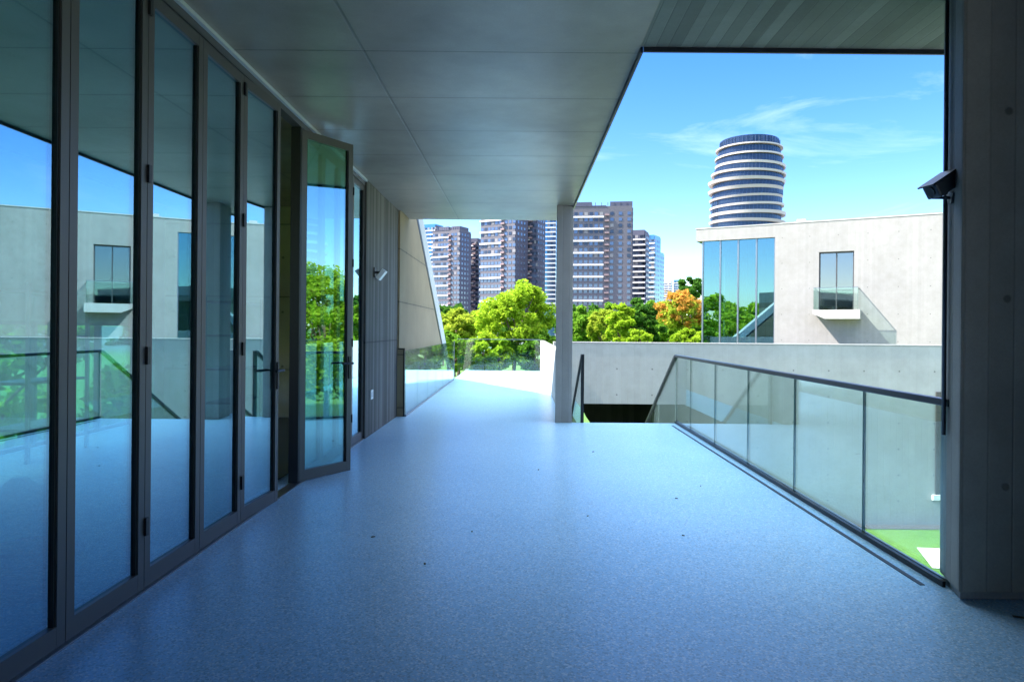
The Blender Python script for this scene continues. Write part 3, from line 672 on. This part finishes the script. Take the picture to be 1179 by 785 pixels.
while zz < H - 8:
    r, cx = PR(zz)
    m_ = MB(); thick = 1.05 + .25 * math.sin(k * 1.7)
    ring(m_, zz - thick / 2, zz + thick / 2, r - .25 + .4 * math.sin(k * 1.3), r + .1 + .4 * math.sin(k * 1.3 + .5), cx + .8 * math.sin(k * .9), (.035 * math.sin(k * .8), .02))
    m_.build('ring_band', M['ringband'], rt, local=True); zz += 3.5; k += 1
m_ = MB(); ring(m_, H - .5, H + .1, PR(H)[0] - .6, PR(H)[0] - .6, PR(H)[1]); m_.build('ring_band', M['ringglass'], rt, local=True)
m_ = MB(); ring(m_, H - 7.9, H - 7.2, PR(H - 7)[0] + .3, PR(H - 7)[0] + .3, PR(H)[1]); m_.build('ring_band', M['ringband'], rt, local=True)
m_ = MB(); ring(m_, H - 3.9, H - 3.4, PR(H - 7)[0] + .0, PR(H - 7)[0] + .0, PR(H)[1]); m_.build('ring_band', M['ringband'], rt, local=True)

# small white house among the trees
hp = px(552, 372, 75)
wh = thing('garden_pavilion', 'small white flat-roofed pavilion half hidden among the trees', 'building', (hp.x, 75, GZ))
X, Z = hp.x, hp.z
box(X - 1.6, X + 1.6, 75, 78, GZ, Z).build('wall', M['white'], wh); box(X - 2, X + 2, 74.6, 78.4, Z, Z + .25).build('roof', M['trim'], wh)
for k in range(3): box(X - 1.4 + k * 1.0, X - .6 + k * 1.0, 74.95, 74.998, Z - 1.1, Z - .2).build('window', M['towerwin'], wh)

# ------------------------------------------------------------------ trees
def crown_mesh(name, mat, centre, rad, nclump, nleaf, size, parent, seed, shell=0.55, flat=0.8, extra=None):
    g = np.random.default_rng(seed)
    d = g.normal(size=(nclump, 3)); d /= np.linalg.norm(d, axis=1)[:, None]
    rr = shell + (1 - shell) * g.random(nclump) ** 0.7
    cc = d * rr[:, None] * np.array(rad) + np.array(centre)
    cc[:, 2] = np.maximum(cc[:, 2], centre[2] - rad[2] * .85)
    cr = (0.13 + 0.17 * g.random(nclump)) * min(rad[0], rad[2])
    which = g.integers(0, nclump, nleaf)
    off = g.normal(size=(nleaf, 3)); off /= np.linalg.norm(off, axis=1)[:, None]
    off *= (g.random(nleaf) ** 0.45)[:, None] * cr[which][:, None]; off[:, 2] *= flat
    pos = cc[which] + off
    if extra is not None: pos = np.vstack([pos, extra]); nleaf = len(pos)
    u = g.normal(size=(nleaf, 3)); u[:, 2] *= .6; u /= np.linalg.norm(u, axis=1)[:, None]
    v = np.cross(u, g.normal(size=(nleaf, 3))); v /= np.linalg.norm(v, axis=1)[:, None]
    s = size * (.6 + .8 * g.random(nleaf))[:, None]
    vs = np.stack([pos - u * s, pos + v * s * .5, pos + u * s, pos - v * s * .5], axis=1).reshape(-1, 3) - np.array(parent.location)
    me = bpy.data.meshes.new(name); me.vertices.add(len(vs)); me.vertices.foreach_set('co', vs.astype(np.float32).ravel())
    me.loops.add(nleaf * 4); me.loops.foreach_set('vertex_index', np.arange(nleaf * 4, dtype=np.int32))
    me.polygons.add(nleaf); me.polygons.foreach_set('loop_start', np.arange(0, nleaf * 4, 4, dtype=np.int32))
    try: me.polygons.foreach_set('loop_total', np.full(nleaf, 4, dtype=np.int32))
    except Exception: pass
    me.update(); me.validate(); me.materials.append(mat)
    o = bpy.data.objects.new(name, me); C.objects.link(o); o.parent = parent; return o, cc
tcount = [0]
def tree(label, x, y, top, rad, mat, nleaf=5000, size=.16, nclump=34, trunk=.13, base=GZ, group=None, name='tree', flower=None, shell=.5, crown_z=None, cat='tree'):
    tcount[0] += 1; seed = 100 + tcount[0] * 13
    t = thing(name, label, cat, (x, y, base), 0, group)
    rz = rad[2]; cz = top - rz if crown_z is None else crown_z
    o, cc = crown_mesh('crown', M[mat], (x, y, cz), rad, nclump, nleaf, size, t, seed, shell)
    g = random.Random(seed); mb = MB()
    hz = cz - rz * .35
    mid = (x + g.uniform(-.15, .15), y, (base + hz) / 2)
    mb.tube([(x, y, base), mid, (x + g.uniform(-.2, .2), y, hz)], [trunk, trunk * .8, trunk * .65], 8)
    idx = list(range(len(cc))); g.shuffle(idx)
    for i in idx[:12]:
        e = cc[i]; s0 = (x, y, hz - g.uniform(0, .3) * (hz - base))
        m2 = tuple((s0[k] * .5 + e[k] * .5) + (0.12 * rad[0] * g.uniform(-1, 1)) for k in range(3))
        mb.tube([s0, m2, tuple(e)], [trunk * .5, trunk * .3, trunk * .1], 6)
    mb.build('trunk', M['bark'], t)
    if flower:
        crown_mesh('blossom', M[flower], (x, y, cz + rz * .15), (rad[0] * 1.03, rad[1] * 1.03, rz), nclump, int(nleaf * .6), size * .9, t, seed + 5, .75)
    return t
T = lambda xp, yp, D: px(xp, yp, D)
def ptree(label, xp, ytop, D, rpx, hpx, mat, **k):
    p = px(xp, ytop, D); r = rpx * D / F
    return tree(label, p.x, D, p.z, (r, r, hpx * D / F), mat, **k)
GR = 'trees beyond the terrace'
ptree('big fresh yellow-green tree in front of the towers left of the slim column', 594, 326, 34, 43, 40, 'leafA', nleaf=15000, size=.10, nclump=105, trunk=.13, group=GR)
ptree('lime green bushy tree beside the slanted wall', 528, 354, 38, 28, 26, 'leafD', nleaf=9000, size=.14, nclump=70, group=GR)
ptree('dark round tree top behind the lime tree at left', 524, 350, 70, 14, 14, 'leafC', nleaf=4000, size=.22, group=GR)
ptree('leafy green shrub tree low behind the end glass at left', 512, 384, 31, 30, 24, 'leafB', nleaf=9000, size=.12, nclump=70, group=GR)
ptree('leafy green shrub tree low behind the middle of the end glass', 560, 383, 32, 30, 24, 'leafA', nleaf=9000, size=.12, nclump=70, group=GR)
ptree('leafy green shrub tree low behind the end glass near the low wall', 618, 380, 33, 28, 26, 'leafB', nleaf=9000, size=.12, nclump=70, group=GR)
ptree('mid green tree seen right beside the slim column', 672, 352, 60, 22, 24, 'leafB', nleaf=7000, size=.2, nclump=70, group=GR)
ptree('yellowish round tree second right of the slim column', 696, 356, 56, 19, 22, 'leafD', nleaf=6000, size=.17, nclump=60, group=GR)
ptree('upright mid green tree with thin top in front of the banded tower', 716, 348, 52, 18, 28, 'leafA', nleaf=6500, size=.16, nclump=60, group=GR)
ptree('dense deep green tree left of the orange tree', 741, 342, 62, 23, 30, 'leafC', nleaf=9000, size=.2, nclump=75, group=GR)
ptree('low bright green tree below the deep green tree', 738, 376, 48, 17, 14, 'leafA', nleaf=4500, size=.14, group=GR)
ptree('tree covered in orange blossom before the glazed corner building', 784, 338, 50, 26, 22, 'leafD', nleaf=4500, size=.13, nclump=70, flower='flower', group=GR)
ptree('deep green far tree rising over the orange blossom', 795, 319, 85, 15, 16, 'leafC', nleaf=5000, size=.26, group=GR)
ptree('bright green shrub tree below the orange blossom', 792, 378, 46, 19, 14, 'leafA', nleaf=5000, size=.13, group=GR)
ptree('deep green tree at the back between column and banded tower foot', 655, 348, 90, 20, 22, 'leafC', nleaf=5000, size=.28, group=GR)
ptree('mid green back tree under the banded tower', 700, 352, 95, 24, 20, 'leafB', nleaf=5500, size=.3, group=GR)
ptree('mid green back tree under the striped blocks', 752, 348, 100, 24, 20, 'leafB', nleaf=5500, size=.3, group=GR)
ptree('mid green back tree under the left towers', 548, 362, 95, 24, 16, 'leafB', nleaf=5500, size=.3, group=GR)
ptree('mid green tree low behind the orange blossom', 772, 362, 66, 22, 22, 'leafB', nleaf=7000, size=.18, nclump=60, group=GR)
ptree('deep green tree low beside the glazed corner building', 803, 360, 62, 18, 24, 'leafC', nleaf=7000, size=.18, nclump=60, group=GR)
ptree('small deep green tree behind the yellowish round tree', 684, 352, 72, 20, 26, 'leafC', nleaf=7000, size=.2, nclump=60, group=GR)
# trees to the right of the walkway, mirrored in the open leaf, and behind the left wing, mirrored in the far curtain wall
tree('feathery tree on the lawn right of the terrace, mirrored in the open glass leaf', 21, 8.0, 7.4, (1.5, 1.5, 3.4), 'leafB', nleaf=9000, size=.1, nclump=60, group='trees on the lawn at right')
tree('bushy green tree on the lawn right of the terrace, mirrored in the doors', 27, 11.0, 5.0, (3.6, 3.0, 3.6), 'leafA', nleaf=26000, size=.13, nclump=160, group='trees on the lawn at right')
tree('deep green tree on the lawn right of the terrace, mirrored beside the feathery one', 28, 5.5, 5.4, (3.4, 3, 3.8), 'leafC', nleaf=26000, size=.13, nclump=160, group='trees on the lawn at right')
tree('green tree outside the room window, seen through the glass doors', -10, 9.5, 2.6, (2.2, 2.2, 2.6), 'leafA', nleaf=6000, size=.14, group='trees left of the room')
tree('bushy green tree outside the room window, farther along', -11, 14, 2.2, (2.6, 2.6, 2.6), 'leafB', nleaf=6000, size=.14, group='trees left of the room')
tree('low lime tree outside the room window, nearest the viewer', -9.5, 6.0, 2.0, (2.0, 2.0, 2.4), 'leafD', nleaf=5000, size=.14, group='trees left of the room')
wd = thing('woodland', None, None, (-28, 2, GZ)); wd['kind'] = 'stuff'
o, _ = crown_mesh('foliage', M['leafA'], (-33, -14, 0.0), (8, 24, 6.5), 160, 24000, .4, wd, 991, .6); o['kind'] = 'stuff'
fb2 = thing('far_woodland', None, None, (0, 200, GZ)); fb2['kind'] = 'stuff'
o, _ = crown_mesh('foliage', M['leafC'], (0, 170, 1.2), (240, 12, 6.2), 420, 40000, .6, fb2, 992, .2); o['kind'] = 'stuff'
